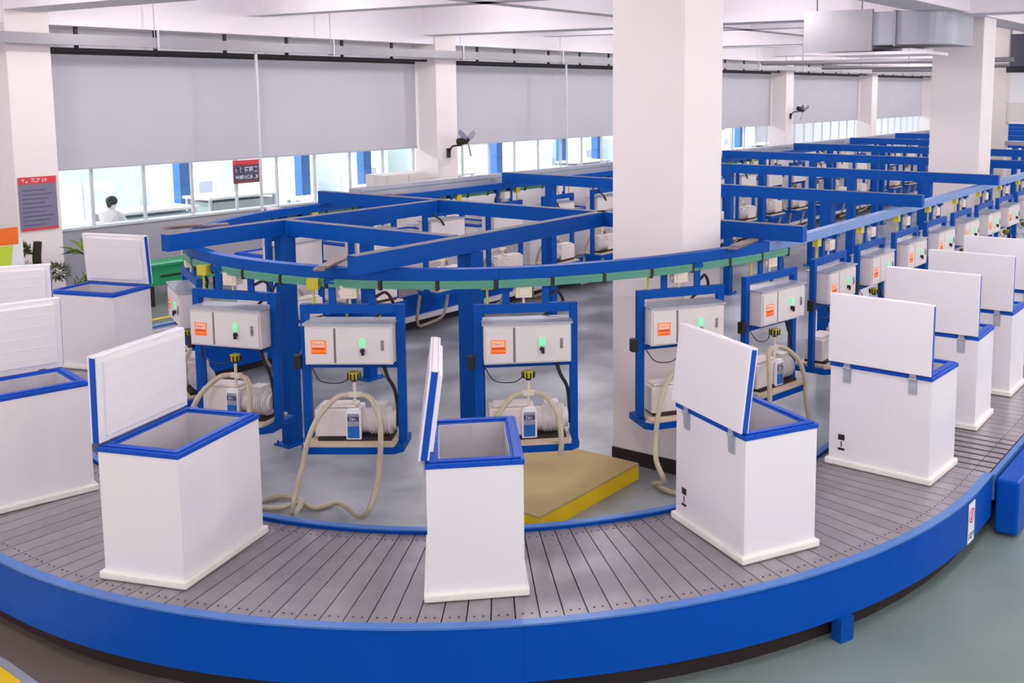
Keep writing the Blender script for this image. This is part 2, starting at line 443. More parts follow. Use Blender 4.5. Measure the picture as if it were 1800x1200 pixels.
mb.build('far_slats', DECK, conv, kind='stuff')

# skirts: profile swept along pieces of the loop; path runs clockwise seen from above? -> outside on the right
def arc_path(r, a0, a1, cy, n): return [arc_pt(r, a0+(a1-a0)*i/n, cy) for i in range(n+1)]
def skirt(path, outer=True):
    s_ = 1 if outer else -1
    if outer:
        MB().sweep([(0, 0.17), (0.035, 0.17), (0.035, 0.535), (0, 0.535)], path).build('skirt_panel', BLUE, conv)
        MB().sweep([(-0.028, 0.512), (0.045, 0.536), (0.045, 0.549), (-0.028, 0.549)], path).build('skirt_lip', BLUEL, conv)
    else:
        MB().sweep([(0, 0.12), (0, 0.55), (-0.03, 0.55), (-0.03, 0.12)], path).build('inner_skirt', BLUE, conv)
        MB().sweep([(0.012, 0.545), (0.012, 0.556), (-0.045, 0.556), (-0.045, 0.545)], path).build('inner_lip', BLUEL, conv)
# travelling 90 -> 180 -> 270 degrees (left run, front, right run) keeps the outside on the right hand
G = 0.012
rs = RO+G
for a0, a1 in ((90, 120), (120, 150), (150, 180)):
    skirt(arc_path(rs, a0, a1, C2, 12))
skirt([(CX-rs-OX, C2-OY), (CX-rs-OX, C1-OY)])
for a0, a1 in ((180, 203), (203, 222), (222, 240), (240, 256), (256, 270)):
    skirt(arc_path(rs, a0, a1, C1, 10))
skirt([(0, C1-rs-OY), (0.36, C1-rs-OY)])
skirt([(38, C2+rs-OY), (0, C2+rs-OY)])
ri_ = RI-G
for a0, a1 in ((90, 135), (135, 180)):
    skirt(arc_path(ri_, a0, a1, C2, 16), False)
skirt([(CX-ri_-OX, C2-OY), (CX-ri_-OX, C1-OY)], False)
for a0, a1 in ((180, 225), (225, 270)):
    skirt(arc_path(ri_, a0, a1, C1, 16), False)
skirt([(0, C1-ri_-OY), (12, C1-ri_-OY)], False)
skirt([(38, C2+ri_-OY), (0, C2+ri_-OY)], False)
# pale ledge along the inner side of the left run
MB().box(1.5, 38, C2+RI-0.10-OY, C2+RI-0.045-OY, 0.14, 0.22).build('ledge', WHITE, conv)
# substructure: dark carriage under the plates
carr = MB()
carr.sweep([(-0.60, 0.0), (0.60, 0.0), (0.60, 0.40), (-0.60, 0.40)], [(30, C2+4.42-OY), (0, C2+4.42-OY)]+arc_path(4.42, 90, 180, C2, 20)+arc_path(4.42, 180, 270, C1, 20)+[(10, C1-4.42-OY)])
carr.build('carriage', DARK, conv)
# support feet
for a, cy in ((247.5, C1),):
    p = arc_pt(RO+0.06, a, cy)
    mb = MB().box(-0.07, 0.02, -0.05, 0.05, 0.0, 0.17).box(-0.12, 0.02, 0.05, 0.07, 0.0, 0.17)
    f_ = mb.build('foot', BLUE2, conv); f_.location = (p[0], p[1], 0); f_.rotation_euler = (0, 0, R(a))
# side cover of the right run
mb = MB().box(0.38, 12, C1-rs-0.25-OY, C1-rs-0.06-OY, 0.03, 0.50)
mb.build('side_cover', BLUE, conv, bevel=0.02)
MB().box(0.40, 12, C1-rs-0.045-OY, C1-rs-0.0-OY, 0.30, 0.52).build('side_rail', BLUEL, conv)
# warning plaque on the skirt
pa = 267.2
plq = bpy.data.objects.new('warning_plaque', None); COL.objects.link(plq)
pp = (CX+(rs+0.0375)*math.cos(R(pa)), C1+(rs+0.0375)*math.sin(R(pa)), 0.17)
plq.location = pp; plq.rotation_euler = (0, 0, R(pa+90))
tag(plq, 'white plaque with red ring symbol on the blue conveyor skirt', 'sign')
MB().box(-0.075, 0.075, -0.004, 0.0, 0, 0.33).build('plate', LWHITE, plq)
mb = MB(); ring = []
for j in range(24):
    a = 2*math.pi*j/24; b = 2*math.pi*(j+1)/24
    for (r_, q) in ((0.05, 0.062),):
        mb.add([(r_*math.cos(a), -0.006, 0.22+r_*math.sin(a)), (q*math.cos(a), -0.006, 0.22+q*math.sin(a)), (q*math.cos(b), -0.006, 0.22+q*math.sin(b)), (r_*math.cos(b), -0.006, 0.22+r_*math.sin(b))], [(0, 1, 2, 3)])
mb.box(-0.008, 0.008, -0.007, -0.004, 0.20, 0.26).box(-0.022, 0.004, -0.007, -0.004, 0.185, 0.20)
mb.build('red_ring', RED, plq)
mb = MB(); glyphs(mb, 4, -0.065, 0.03, 0.13, 0.05, -0.004, 3); mb.build('lettering', DARK, plq)

# ================================================================== FREEZERS
def make_freezer(label, group):
    t = thing('chest_freezer', label, 'freezer', group=group)
    L, Wd = 0.445, 0.305          # half length (x), half width (y)
    MB().box(-0.475, 0.475, -0.335, 0.335, 0.0, 0.055).build('foam_base', FOAM, t, bevel=0.012)
    mb = MB()
    mb.box(-L, L, -Wd, -Wd+0.02, 0.055, 0.875).box(-L, L, Wd-0.02, Wd, 0.055, 0.875)
    mb.box(-L, -L+0.02, -Wd+0.02, Wd-0.02, 0.055, 0.875).box(L-0.02, L, -Wd+0.02, Wd-0.02, 0.055, 0.875)
    mb.box(-L+0.02, L-0.02, -Wd+0.02, Wd-0.02, 0.055, 0.075)
    mb.build('body', WHITE, t)
    il, iw = 0.365, 0.225
    mb = MB(); e_ = 0.006
    mb.box(-il, il, -iw-e_, -iw, 0.16, 0.895).box(-il, il, iw, iw+e_, 0.16, 0.895).box(-il-e_, -il, -iw-e_, iw+e_, 0.16, 0.895).box(il, il+e_, -iw-e_, iw+e_, 0.16, 0.895).box(-il, il, -iw, iw, 0.15, 0.16)
    mb.box(il-0.004, il, -0.004, 0.004, 0.16, 0.895)
    mb.build('liner', ALU, t)
    mb = MB(); a, b = L+0.008, Wd+0.008
    for z0, z1, p, q, r_, s_ in ((0.87, 0.905, a, b, il+0.004, iw+0.004), (0.905, 0.916, a-0.02, b-0.02, il+0.02, iw+0.02)):
        mb.box(-p, p, -q, -s_, z0, z1).box(-p, p, s_, q, z0, z1).box(-p, -r_, -s_, s_, z0, z1).box(r_, p, -s_, s_, z0, z1)
    mb.build('rim', GASKET, t, bevel=0.006)
    lid = MB().box(-L-0.006, L+0.006, 0.052, 0.068, 0, 0.59).box(-L-0.006, L+0.006, 0.012, 0.052, 0.575, 0.59).build('lid', WHITE, t, bevel=0.006)
    lid.location = (0, Wd-0.02, 0.918)
    MB().box(-L-0.004, L+0.004, 0.012, 0.0515, 0.006, 0.574).build('lid_gasket', GASKET, lid)
    mb = MB().box(-L+0.002, L-0.002, 0.0, 0.0115, 0.008, 0.588)
    mb.box(-L+0.05, L-0.05, -0.02, 0.0, 0.05, 0.545)
    for k in range(5):
        mb.box(-L+0.06, L-0.06, -0.0225, -0.02, 0.11+0.09*k, 0.113+0.09*k)
    mb.build('lid_liner', LIDLINER, lid, bevel=0.004)
    for x in (-0.29, 0.29):
        h = MB().box(-0.035, 0.035, 0, 0.012, -0.13, 0.0).box(-0.028, 0.028, 0.012, 0.02, -0.09, 0.05).cyl((-0.035, 0.02, 0.0), (0.035, 0.02, 0.0), 0.012, n=8).build('hinge', GALV, t)
        h.location = (x, Wd, 0.872)
    mb = MB().box(0.30, 0.36, Wd, Wd+0.002, 0.225, 0.275).box(0.30, 0.36, Wd, Wd+0.002, 0.135, 0.155)
    mb.box(0.325, 0.335, Wd, Wd+0.002, 0.165, 0.215)
    mb.build('rating_label', DARK, t)
    return t
def lean(t, deg):
    for ch in t.children:
        if ch.name.startswith('lid'): ch.rotation_euler = (R(deg), 0, 0)
G1 = 'chest freezers riding on the conveyor'
fz = [  # x, y, inward angle, lid lean towards the box, label
 (4.10, 8.48, -12, 2, 'white chest freezer cut off by the left edge of the photo, lid open'),
 (4.17, 6.39, 19, 1, 'white chest freezer with ribbed open lid and aluminium tub, beside the left edge freezer'),
 (5.14, 4.59, 43, 8, 'white chest freezer at the front of the bend, narrow end facing us, lid edge-on'),
 (6.68, 3.34, 62, 7, 'white chest freezer in front of the near column, lid leaning over its blue rim'),
 (8.68, 2.92, 87, 1, 'white chest freezer with two steel hinges, where the conveyor bend ends'),
 (10.30, 3.012, 91, 0, 'white open chest freezer next behind the one at the bend end'),
 (11.65, 3.012, 90, 0, 'white open chest freezer, third back on the right straight run'),
 (13.0, 3.012, 90, 0, 'white open chest freezer, rearmost in view at the right edge of the photo'),
 (6.78, 11.86, -72, 4, 'white chest freezer with ribbed lid, standing before the grey partition wall'),
 (4.93, 10.42, -32, 2, 'white chest freezer mostly hidden behind the freezer at the left edge'),
]
proto = None
for x, y, a, ln, lab in fz:
    if proto is None: t = proto = make_freezer(lab, G1)
    else: t = copy_tree(proto); t['label'] = lab
    t.location = (x, y, ZD+0.0035); t.rotation_euler = (0, 0, R(a)); lean(t, ln)
for k in range(24):
    t = copy_tree(proto)
    t['label'] = 'white open chest freezer on the left run behind the blue frame, %s from the bend' % ORD[k]
    t.location = (9.7+1.42*k, 12.43, ZD+0.0035); t.rotation_euler = (0, 0, R(-90)); lean(t, 2+(k*37 % 5))

# ================================================================== OVERHEAD RAIL
ctrl = [(46, 11.05), (24, 11.05), (12, 11.05), (9.8, 11.02), (8.3, 10.85), (7.05, 10.25), (6.3, 9.35), (5.98, 8.5), (5.95, 7.5), (6.18, 6.65), (6.8, 5.75), (7.75, 5.1), (8.65, 4.75), (9.5, 4.55), (10.6, 4.48), (14, 4.48), (22, 4.48), (26, 4.48)]
ZR = 2.2
rail = thing('overhead_rail', 'blue overhead conveyor rail looping above the pump stations', 'rail', (6, 7.7, ZR))
RP = [(p.x-6, p.y-7.7) for p in spline([(a, b, 0) for a, b in ctrl], 10)]
# straight far parts need few points; split in sections
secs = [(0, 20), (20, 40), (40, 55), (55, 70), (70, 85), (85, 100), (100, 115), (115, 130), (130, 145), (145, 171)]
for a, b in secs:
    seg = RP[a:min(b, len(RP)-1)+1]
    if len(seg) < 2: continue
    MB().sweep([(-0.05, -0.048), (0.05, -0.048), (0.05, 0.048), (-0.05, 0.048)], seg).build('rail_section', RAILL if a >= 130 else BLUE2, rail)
# resample by arc length
def resample(path, d):
    out = []; acc = 0.0; nxt = 0.0
    for i in range(len(path)-1):
        p, q = Vector(path[i]), Vector(path[i+1]); L = (q-p).length
        while nxt <= acc+L and L > 0:
            tt = (nxt-acc)/L; out.append((p+(q-p)*tt, (q-p).normalized())); nxt += d
        acc += L
    return out
rs_ = resample(RP, 0.02)
def rail_at(i): return rs_[max(0, min(len(rs_)-1, i))]
gb = None
Ltot = len(rs_)
i = 0; cnt = 0
while i+24 < Ltot:
    p, d = rail_at(i+12)
    if p.x < (3.6 if p.y < 0 else 19):
        a = math.atan2(d.y, d.x)
        if gb is None:
            gb = MB().box(-0.225, 0.225, -0.012, 0.012, -0.035, 0.035).box(-0.225, 0.225, -0.018, -0.012, 0.012, 0.022).box(-0.225, 0.225, -0.018, -0.012, -0.018, -0.008).build('busbar', GREEN, rail)
            gc = MB().box(-0.013, 0.013, -0.022, 0.018, -0.045, 0.04).build('busbar_clip', DARK, rail)
            ob, oc = gb, gc
        else: ob = inst('busbar', gb, rail); oc = inst('busbar_clip', gc, rail)
        n_ = Vector((d.y, -d.x))
        ob.location = (p.x+n_.x*0.05, p.y+n_.y*0.05, -0.084); ob.rotation_euler = (0, 0, a)
        q, e_ = rail_at(i+24)
        oc.location = (q.x+n_.x*0.05, q.y+n_.y*0.05, -0.088); oc.rotation_euler = (0, 0, a)
        cnt += 1
    i += 24
# brown plates lying across the rail
pl0 = None
for k, (u, v, a, zz) in enumerate(((6.12, 7.05, 30, 0), (9.15, 4.62, 8, 0), (7.0, 10.25, -20, 0), (10.6, 11.05, 0, 0), (6.25, 9.25, 40, 0))):
    mb_ = MB().box(-0.34, 0.34, -0.05, 0.05, 0.049, 0.069).box(-0.30, 0.05, -0.07, 0.03, 0.069, 0.084) if pl0 is None else None
    if pl0 is None: o = pl0 = mb_.build('splice_plate', BROWN, rail)
    else: o = inst('splice_plate', pl0, rail)
    o.location = (u-6, v-7.7, 0); o.rotation_euler = (0, 0, R(a))
# long pale trough on the left straight
tr = MB().box(0, 35, -0.12, 0.12, 0, 0.14).box(0, 35, -0.14, -0.12, 0.10, 0.16)
for k in range(9): tr.box(2.9+3.82*k-0.03, 2.9+3.82*k+0.03, -0.34, -0.1, 0.05, 0.09)
o = tr.build('cable_trough', GALV); o.location = (10.4, 11.45, 2.21); tag(o, 'long grey cable trough above the left rail', 'cable trough')

# ================================================================== STEEL FRAME
frame = thing('steel_frame', 'blue steel portal frame of beams and posts inside the conveyor loop', 'frame', (7, 7.7, 0))
def beam(x0, y0, x1, y1, w_=0.11, z0=2.25, z1=2.41):
    d = Vector((x1-x0, y1-y0, 0)); L = d.length; a = math.atan2(d.y, d.x)
    mb = MB().box(0, L, -w_/2, w_/2, z1-0.02, z1-0.003).box(0, L, -w_/2, w_/2, z1-0.003, z1, 1).box(0, L, -w_/2, w_/2, z0, z0+0.02).box(0, L, -w_/2, -w_/2+0.02, z0+0.02, z1-0.02).box(0, L, w_/2-0.02, w_/2, z0+0.02, z1-0.02).box(0, 0.012, -w_/2+0.02, w_/2-0.02, z0+0.02, z1-0.02).box(L-0.012, L, -w_/2+0.02, w_/2-0.02, z0+0.02, z1-0.02)
    b = mb.build('beam', [BLUE2, DUST], frame); b.location = (x0-7, y0-7.7, 0); b.rotation_euler = (0, 0, a); return b
def post(x, y, w_=0.13, h=2.25):
    b = MB().box(-w_/2, w_/2, -w_/2, w_/2, 0.015, h).build('post', BLUE2, frame); b.location = (x-7, y-7.7, 0)
    q = MB().box(-0.15, 0.15, -0.12, 0.12, 0, 0.015)
    for sx in (-0.12, 0.12):
        for sy in (-0.09, 0.09): q.lathe([(0.012, 0), (0.012, 0.03)], (sx, sy, 0.015), 6)
    q = q.build('base_plate', BLUE2, b)
beam(5.75, 8.92, 9.42, 8.98)          # beam over the left post
beam(5.85, 6.5, 10.3, 6.62)           # beam reaching the front of the bend
beam(7.14, 8.87, 7.20, 6.62)          # first cross beam
for k in range(10):
    u = 9.48+3.82*k
    beam(u, 11.1, u+(0.18 if k == 0 else 0.1), 4.2)
    post(u-0.1 if k == 0 else u, 10.14)
    if k == 1: post(u+0.1, 5.5, 0.16)
    if k >= 2:
        post(u, 8.95); post(u, 6.6)
        if k < 4: post(u, 5.3)
post(7.12, 8.92, 0.15)
post(7.32, 6.53, 0.17)
for (x, y) in ((5.85, 8.92), (5.95, 6.5)):
    h = MB().box(-0.04, 0.04, -0.03, 0.03, 0.0, 0.0015).build('hanger_plate', BLUE2, frame); h.location = (x-7, y-7.7, 2.2485)

# ================================================================== PUMP STATIONS
G2 = 'vacuum pump stations hanging from the rail'
def make_station(label):
    t = thing('vacuum_pump_station', label, 'pump station', group=G2)
    # z=0 is the floor; the station hangs from the rail at ZR
    hwid = 0.41
    fr = MB()
    fr.box(-hwid-0.035, -hwid+0.035, -0.03, 0.03, 0.735, 1.93).box(hwid-0.035, hwid+0.035, -0.03, 0.03, 0.68, 1.93).box(-hwid+0.035, hwid-0.035, -0.03, 0.03, 1.85, 1.93)
    fr.build('hanging_frame', BLUE2, t, bevel=0.005)
    MB().box(-hwid+0.035, hwid-0.035, -0.02, 0.02, 1.375, 1.42).build('cross_bar', BLUE2, t)
    for x in (-0.17, 0.17):
        mb = MB().box(-0.03, 0.03, -0.012, 0.012, 1.93, ZR-0.09).box(-0.045, 0.045, -0.035, 0.035, ZR-0.09, ZR-0.0485)
        h = mb.build('hanger', BLUE2, t); h.location = (x, 0, 0)
    MB().box(-0.09, 0.05, -0.05, 0.05, 1.985, 2.10).box(-0.06, 0.02, -0.056, -0.05, 2.01, 2.07).cyl((-0.11, 0, 2.03), (-0.09, 0, 2.03), 0.03, n=10).cyl((-0.02, 0, 1.93), (-0.02, 0, 1.985), 0.012, n=6).build('collector_box', CREAM, t, bevel=0.01)
    yb = MB().box(-0.05, 0.05, -0.03, 0.03, 2.06, 2.15).cyl((0, 0, 1.93), (0, 0, 2.06), 0.01, n=6).build('current_collector', YEL, t); yb.location = (-0.33, 0.0, 0)
    # control cabinet
    cb = MB().box(-0.37, 0.37, -0.17, 0.09, 1.44, 1.78).build('control_cabinet', BOXM, t, bevel=0.006)
    MB().box(-0.385, 0.385, -0.19, 0.10, 1.78, 1.795).build('cabinet_top', GALV, cb)
    d1 = MB().box(-0.355, -0.125, -0.182, -0.17, 1.455, 1.755).build('cabinet_door', BOXM, cb, bevel=0.003)
    d2 = MB().box(-0.105, 0.355, -0.182, -0.17, 1.455, 1.755).build('cabinet_door', BOXM, cb, bevel=0.003)
    for x in (-0.115,):
        MB().box(x-0.008, x+0.008, -0.172, -0.17, 1.455, 1.755).build('door_gap', SEAM, cb)
    st = MB().box(-0.315, -0.185, -0.184, -0.182, 1.535, 1.655, 0).box(-0.305, -0.2, -0.1855, -0.184, 1.595, 1.645, 1).box(-0.305, -0.195, -0.1855, -0.184, 1.572, 1.592, 2).box(-0.305, -0.195, -0.1855, -0.184, 1.542, 1.55, 2)
    glyphs(st, 4, -0.30, 1.612, 0.09, 0.02, -0.1855, 11, 2)
    st.build('orange_sticker', [ORANGE, PEACH, ORANGE2], cb)
    MB().cyl((0.12, -0.182, 1.645), (0.12, -0.20, 1.645), 0.028, n=16).box(0.092, 0.148, -0.192, -0.182, 1.595, 1.645).build('green_lamp', GLAMP, cb)
    MB().cyl((0.12, -0.182, 1.565), (0.12, -0.20, 1.565), 0.02, n=12).box(0.114, 0.138, -0.215, -0.20, 1.53, 1.58).build('selector_switch', BLACK, cb)
    MB().box(0.275, 0.30, -0.19, -0.182, 1.565, 1.655).box(0.28, 0.295, -0.197, -0.19, 1.58, 1.62).build('latch', STEEL, cb, bevel=0.004)
    MB().box(-0.06, 0.04, -0.03, 0.06, 1.415, 1.44).build('cable_gland', MAROON, cb)
    MB().tube(spline([(0.25, -0.02, 1.44), (0.29, -0.03, 1.30), (0.35, -0.03, 1.18), (0.37, -0.01, 0.98), (0.36, 0.0, 0.85)], 5), 0.016, 6).build('power_cable', BLACK, t, smooth=True)
    MB().tube(spline([(-0.36, -0.02, 1.38), (-0.28, -0.06, 1.27), (-0.12, -0.06, 1.25), (-0.03, -0.03, 1.29)], 5), 0.005, 5).build('thin_wire', BLACK, t, smooth=True)
    MB().tube(spline([(0.20, 0.0, 1.99), (0.28, 0.05, 2.02), (0.33, 0.09, 1.9), (0.2, 0.11, 1.82), (0.1, 0.1, 1.72)], 5), 0.014, 6).build('supply_cable', BLACK, t, smooth=True)
    MB().box(-hwid-0.10, -hwid-0.035, -0.05, 0.02, 1.37, 1.49).build('push_button', BLACK, t, bevel=0.008)
    # tray
    mb = MB().prism([(-0.43, -0.16), (-0.37, -0.22), (0.37, -0.22), (0.44, -0.15), (0.44, 0.20), (-0.43, 0.20)], 0.67, 0.73)
    mb.build('tray', BLUE2, t)
    MB().prism([(-0.42, -0.155), (-0.365, -0.21), (0.365, -0.21), (0.372, -0.145), (0.372, 0.19), (-0.372, 0.19), (-0.372, -0.155)], 0.73, 0.755).build('board', WOODB, t)
    # pump
    pm = MB().box(-0.33, 0.06, -0.10, 0.12, 0.785, 1.03).box(-0.30, 0.02, -0.07, 0.10, 1.03, 1.055).build('pump_body', PUMP, t, bevel=0.02)
    mb = MB().cyl((0.06, 0.01, 0.9), (0.13, 0.01, 0.9), 0.105, n=16).cyl((0.13, 0.01, 0.9), (0.32, 0.01, 0.9), 0.115, n=18).cyl((0.32, 0.01, 0.9), (0.355, 0.01, 0.9), 0.085, n=16).box(0.15, 0.27, -0.06, 0.07, 0.99, 1.055)
    for k in range(7):
        mb.cyl((0.145+0.026*k, 0.01, 0.9), (0.153+0.026*k, 0.01, 0.9), 0.124, n=18)
    mb.build('motor', PUMP2, pm, smooth=True)
    MB().box(-0.30, 0.33, -0.12, 0.13, 0.755, 0.785).build('pump_base', DARK, pm)
    bt = MB().prism([(-0.055, 0.77), (0.075, 0.77), (0.075, 1.01), (0.05, 1.045), (-0.03, 1.045), (-0.055, 1.01)], 0.102, 0.135, 0, Matrix(((1, 0, 0, 0), (0, 0, -1, 0), (0, 1, 0, 0), (0, 0, 0, 1)))).build('sight_plate', LWHITE, pm, bevel=0.008)
    sp = MB().box(-0.04, 0.06, -0.139, -0.135, 0.785, 0.89, 0).box(-0.04, 0.06, -0.139, -0.135, 0.89, 1, 1)
    sp.box(-0.038, 0.058, -0.1405, -0.139, 0.935, 0.975, 2)
    glyphs(sp, 3, -0.02, 0.942, 0.06, 0.026, -0.1405, 5, 3)
    sp.build('plate_print', [LBLUE, LGREY, NAVY, LWHITE], pm)
    # valve stem with yellow knob
    va = MB().cyl((0.01, -0.06, 1.05), (0.01, -0.06, 1.27), 0.014, n=8).box(-0.05, 0.07, -0.08, -0.04, 1.13, 1.17).lathe([(0.022, 1.27), (0.03, 1.285)], (0.01, -0.06, 0), 10).build('valve_stem', CREAM, t)
    kn = MB().lathe([(0.03, 1.28), (0.05, 1.295), (0.052, 1.335), (0.04, 1.35)], (0.01, -0.06, 0), 14, 0)
    for k in range(10):
        a = 2*math.pi*k/10; kn.box(-0.006, 0.006, -0.006, 0.006, 1.288, 1.34, 1, Matrix.Translation((0.01+0.052*math.cos(a), -0.06+0.052*math.sin(a), 0)))
    kn.lathe([(0.022, 1.265), (0.03, 1.282)], (0.01, -0.06, 0), 10, 1)
    kn.build('knob', [YEL, BLACK], va, smooth=True)
    return t
def hose(t, pts, r=0.024, nm='hose', mt=None):
    return MB().tube(spline(pts, 7), r, 8).build(nm, mt or HOSE, t, smooth=True)
ARCH_L = [(-0.04, -0.06, 1.15), (-0.14, -0.10, 1.13), (-0.27, -0.20, 0.99), (-0.35, -0.27, 0.79), (-0.38, -0.30, 0.62)]
ARCH_R = [(0.06, -0.06, 1.15), (0.16, -0.10, 1.12), (0.25, -0.20, 0.99), (0.27, -0.27, 0.79), (0.26, -0.28, 0.65)]
stp = make_station('vacuum pump station hanging at the front of the bend, nearest the first blue post')
def nearest_rail(x, y):
    best = min(rs_, key=lambda q: (q[0].x+6-x)**2+(q[0].y+7.7-y)**2); return best[0].x+6, best[0].y+7.7
spots = [ # x, y, facing angle, label
 (6.12, 6.80, 214, None),
 (7.0, 5.62, 223, 'vacuum pump station in front of the thick double post, beside the tan step'),
 (8.35, 4.86, 236, 'vacuum pump station hanging in front of the near white column'),
 (9.6, 4.53, 260, 'vacuum pump station just right of the near column, hose drooping'),
 (6.0, 8.16, 198, 'vacuum pump station left of the nearest blue post, lid of a freezer before it'),
 (6.32, 9.35, 155, 'vacuum pump station at the far left of the bend, cabinet seen from its side'),
]
for k in range(8):
    spots.append((10.98+1.3*k, 4.48, 269, 'vacuum pump station on the right rail, %s beyond the near column' % ORD[k+1]))
for k in range(24):
    spots.append((8.9+1.45*k, 11.04, 90, 'vacuum pump station on the left rail seen from behind, %s from the bend' % ORD[k]))
stations = []
for k, (x, y, a, lab) in enumerate(spots):
    if k == 0: t = stp
    else:
        t = copy_tree(stp); t['label'] = lab
    nx, ny = nearest_rail(x, y)
    t.location = (nx, ny, 0); t.rotation_euler = (0, 0, R(a+90)); stations.append(t)
def loc_pts(t, pts):
    M = (Matrix.Translation(t.location) @ Matrix.Rotation(t.rotation_euler[2], 4, 'Z')).inverted()
    return [tuple(M @ at_z(*p)) for p in pts]
hp = {0: [('L', [(-0.42, -0.36, 0.45), (-0.46, -0.40, 0.22)]+loc_pts(stations[0], [(530, 880, 0.06), (495, 872, 0.03), (452, 882, 0.03)])),
          ('R', [(0.24, -0.34, 0.42), (0.14, -0.42, 0.2)]+loc_pts(stations[0], [(596, 884, 0.05), (555, 893, 0.03), (525, 884, 0.05), (490, 893, 0.03), (452, 890, 0.03)]))],
      1: [('L', [(-0.40, -0.33, 0.4), (-0.45, -0.5, 0.15), (-0.5, -0.8, 0.03)]), ('R', [])],
      2: [('L', [(-0.42, -0.40, 0.45), (-0.38, -0.48, 0.28)]+loc_pts(stations[2], [(1150, 850, 0.06), (1185, 866, 0.03), (1215, 860, 0.03)])), ('R', [(0.26, -0.28, 0.5)])]}
gen = None
for k, t in enumerate(stations):
    if k in hp:
        for s_, ext in hp[k]:
            hose(t, (ARCH_L if s_ == 'L' else ARCH_R)+ext)
    elif gen is None:
        gen = [hose(t, ARCH_L+[(-0.40, -0.36, 0.35), (-0.36, -0.42, 0.16), (-0.2, -0.52, 0.08), (0.0, -0.56, 0.05)]), hose(t, ARCH_R+[(0.25, -0.34, 0.40), (0.20, -0.42, 0.22), (0.05, -0.54, 0.08)])]
    else:
        for g in gen: inst('hose', g, t)

# ================================================================== STEP PLATFORM
t = thing('step_platform', 'low tan step platform with bright yellow edges by the near column', 'platform', (7.42, 5.75, 0))
MB().box(-0.68, 0.88, -0.47, 0.64, 0.14, 0.16).build('tread', TAN, t)
MB().box(-0.68, 0.88, -0.47, -0.44, 0.0, 0.14).box(-0.68, -0.65, -0.44, 0.64, 0, 0.14).box(0.85, 0.88, -0.44, 0.64, 0, 0.14).box(-0.65, 0.85, 0.61, 0.64, 0, 0.14).build('yellow_edge', YELP, t)

# ================================================================== BLINDS, TRACK, TRAY
blab = ['wide grey roller blind beside the notice board column', 'grey roller blind right of the wall fan', 'grey roller blind just right of the near column', 'pale grey roller blind past the second wall fan', 'farthest pale roller blind by the right column']
for k in range(5):
    a, b = wcols[k][1]+0.03, wcols[k+1][0]-0.03
    t = thing('roller_blind', blab[k], 'blind', (a, WY-0.09, 2.38), group='roller blinds over the partition')
    mb = MB(); n = 2; wd = (b-a)/n
    for j in range(n):
        MB().box(j*wd+0.003, (j+1)*wd-0.003, 0, 0.006, 0.02, 1.97).build('fabric_panel', BLIND, t)
    MB().box(0.003, b-a-0.003, -0.012, 0.018, 0, 0.03).build('bottom_bar', GALV, t)
    MB().cyl((0, 0.03, 2.0), (b-a, 0.03, 2.0), 0.035, n=10).build('roller', DARK, t)
t = thing('curtain_track', 'thin black track running above the grey roller blinds', 'track', (9.25, 17.5, 4.40))
MB().box(0, 50, -0.025, 0.025, 0, 0.05).build('track_bar', BLACK, t)
br = None
for k in range(34):
    if br is None: br = MB().box(-0.03, 0.03, -0.02, 0.02, 0.05, 0.40).build('track_bracket', BLACK, t); o = br
    else: o = inst('track_bracket', br, t)
    o.location = (0.6+1.45*k, 0, 0)
t = thing('cable_tray', 'long grey cable tray hanging below the ceiling along the partition', 'cable tray', (-2, 16.85, 4.47))
MB().box(0, 60, -0.06, 0.06, 0, 0.17).build('tray_body', STEEL, t)
br = None
for k in range(15):
    if br is None: br = MB().box(-0.02, 0.02, -0.075, -0.06, -0.02, 0.30).box(-0.02, 0.02, -0.06, 0.06, -0.02, 0.0).cyl((0, 0.03, 0.17), (0, 0.03, 1.13), 0.008, n=6).build('tray_hanger', GALV, t); o = br
    else: o = inst('tray_hanger', br, t)
    o.location = (1.2+3.9*k, 0, 0)
for u, lab in ((13.05, 'thin white conduit dropping from the tray across the widest blind'), (23.0, 'thin white conduit dropping from the tray across the second blind')):
    o = MB().cyl((0, 0, 0), (0, 0, 4.47), 0.03, n=8).box(-0.05, 0.05, -0.05, 0.05, 0, 0.02).build('conduit', ALF); o.location = (u, 16.98, 0); tag(o, lab, 'conduit')

# ================================================================== CEILING LAMPS (real fixtures between the beams)
def area(name, x, y, z, sx, sy, watts, col=(1, 0.97, 0.97)):
    l = bpy.data.lights.new(name, 'AREA'); l.shape = 'RECTANGLE'; l.size = sx; l.size_y = sy; l.energy = watts; l.color = col
    q = bpy.data.objects.new(name, l); COL.objects.link(q); q.location = (x, y, z); return q
lamp0 = None; li = 0
for i in range(14):
    for j, y in enumerate((-3.5, 0.8, 8.2, 14.4)):
        x = -3.2+4.65*i
        li += 1
        lab = 'white ceiling strip lamp, row %s across, %s along the hall' % (ORD[j], ORD[i])
        if lamp0 is None:
            t = lamp0 = thing('ceiling_lamp', lab, 'lamp', (x, y, 5.6), group='strip lamps under the hall ceiling')
            MB().box(-0.75, 0.75, -0.04, 0.04, -0.12, -0.07).cyl((-0.5, 0, -0.07), (-0.5, 0, 0), 0.01, n=6).cyl((0.5, 0, -0.07), (0.5, 0, 0), 0.01, n=6).build('housing', WHITE, t)
            for s_ in (-0.02, 0.02): MB().cyl((-0.7, s_, -0.14), (0.7, s_, -0.14), 0.014, n=8).build('lamp_tube', LAMPM, t)
        else:
            t = copy_tree(lamp0); t.location = (x, y, 5.6); t['label'] = lab
        l = bpy.data.lights.new('lamp_light', 'POINT'); l.energy = HALL_LAMP_W; l.shadow_soft_size = 0.15; l.color = (1, 0.955, 0.955)
        q = bpy.data.objects.new('lamp_light', l); COL.objects.link(q); q.location = (0, 0, -0.42); q.parent = t
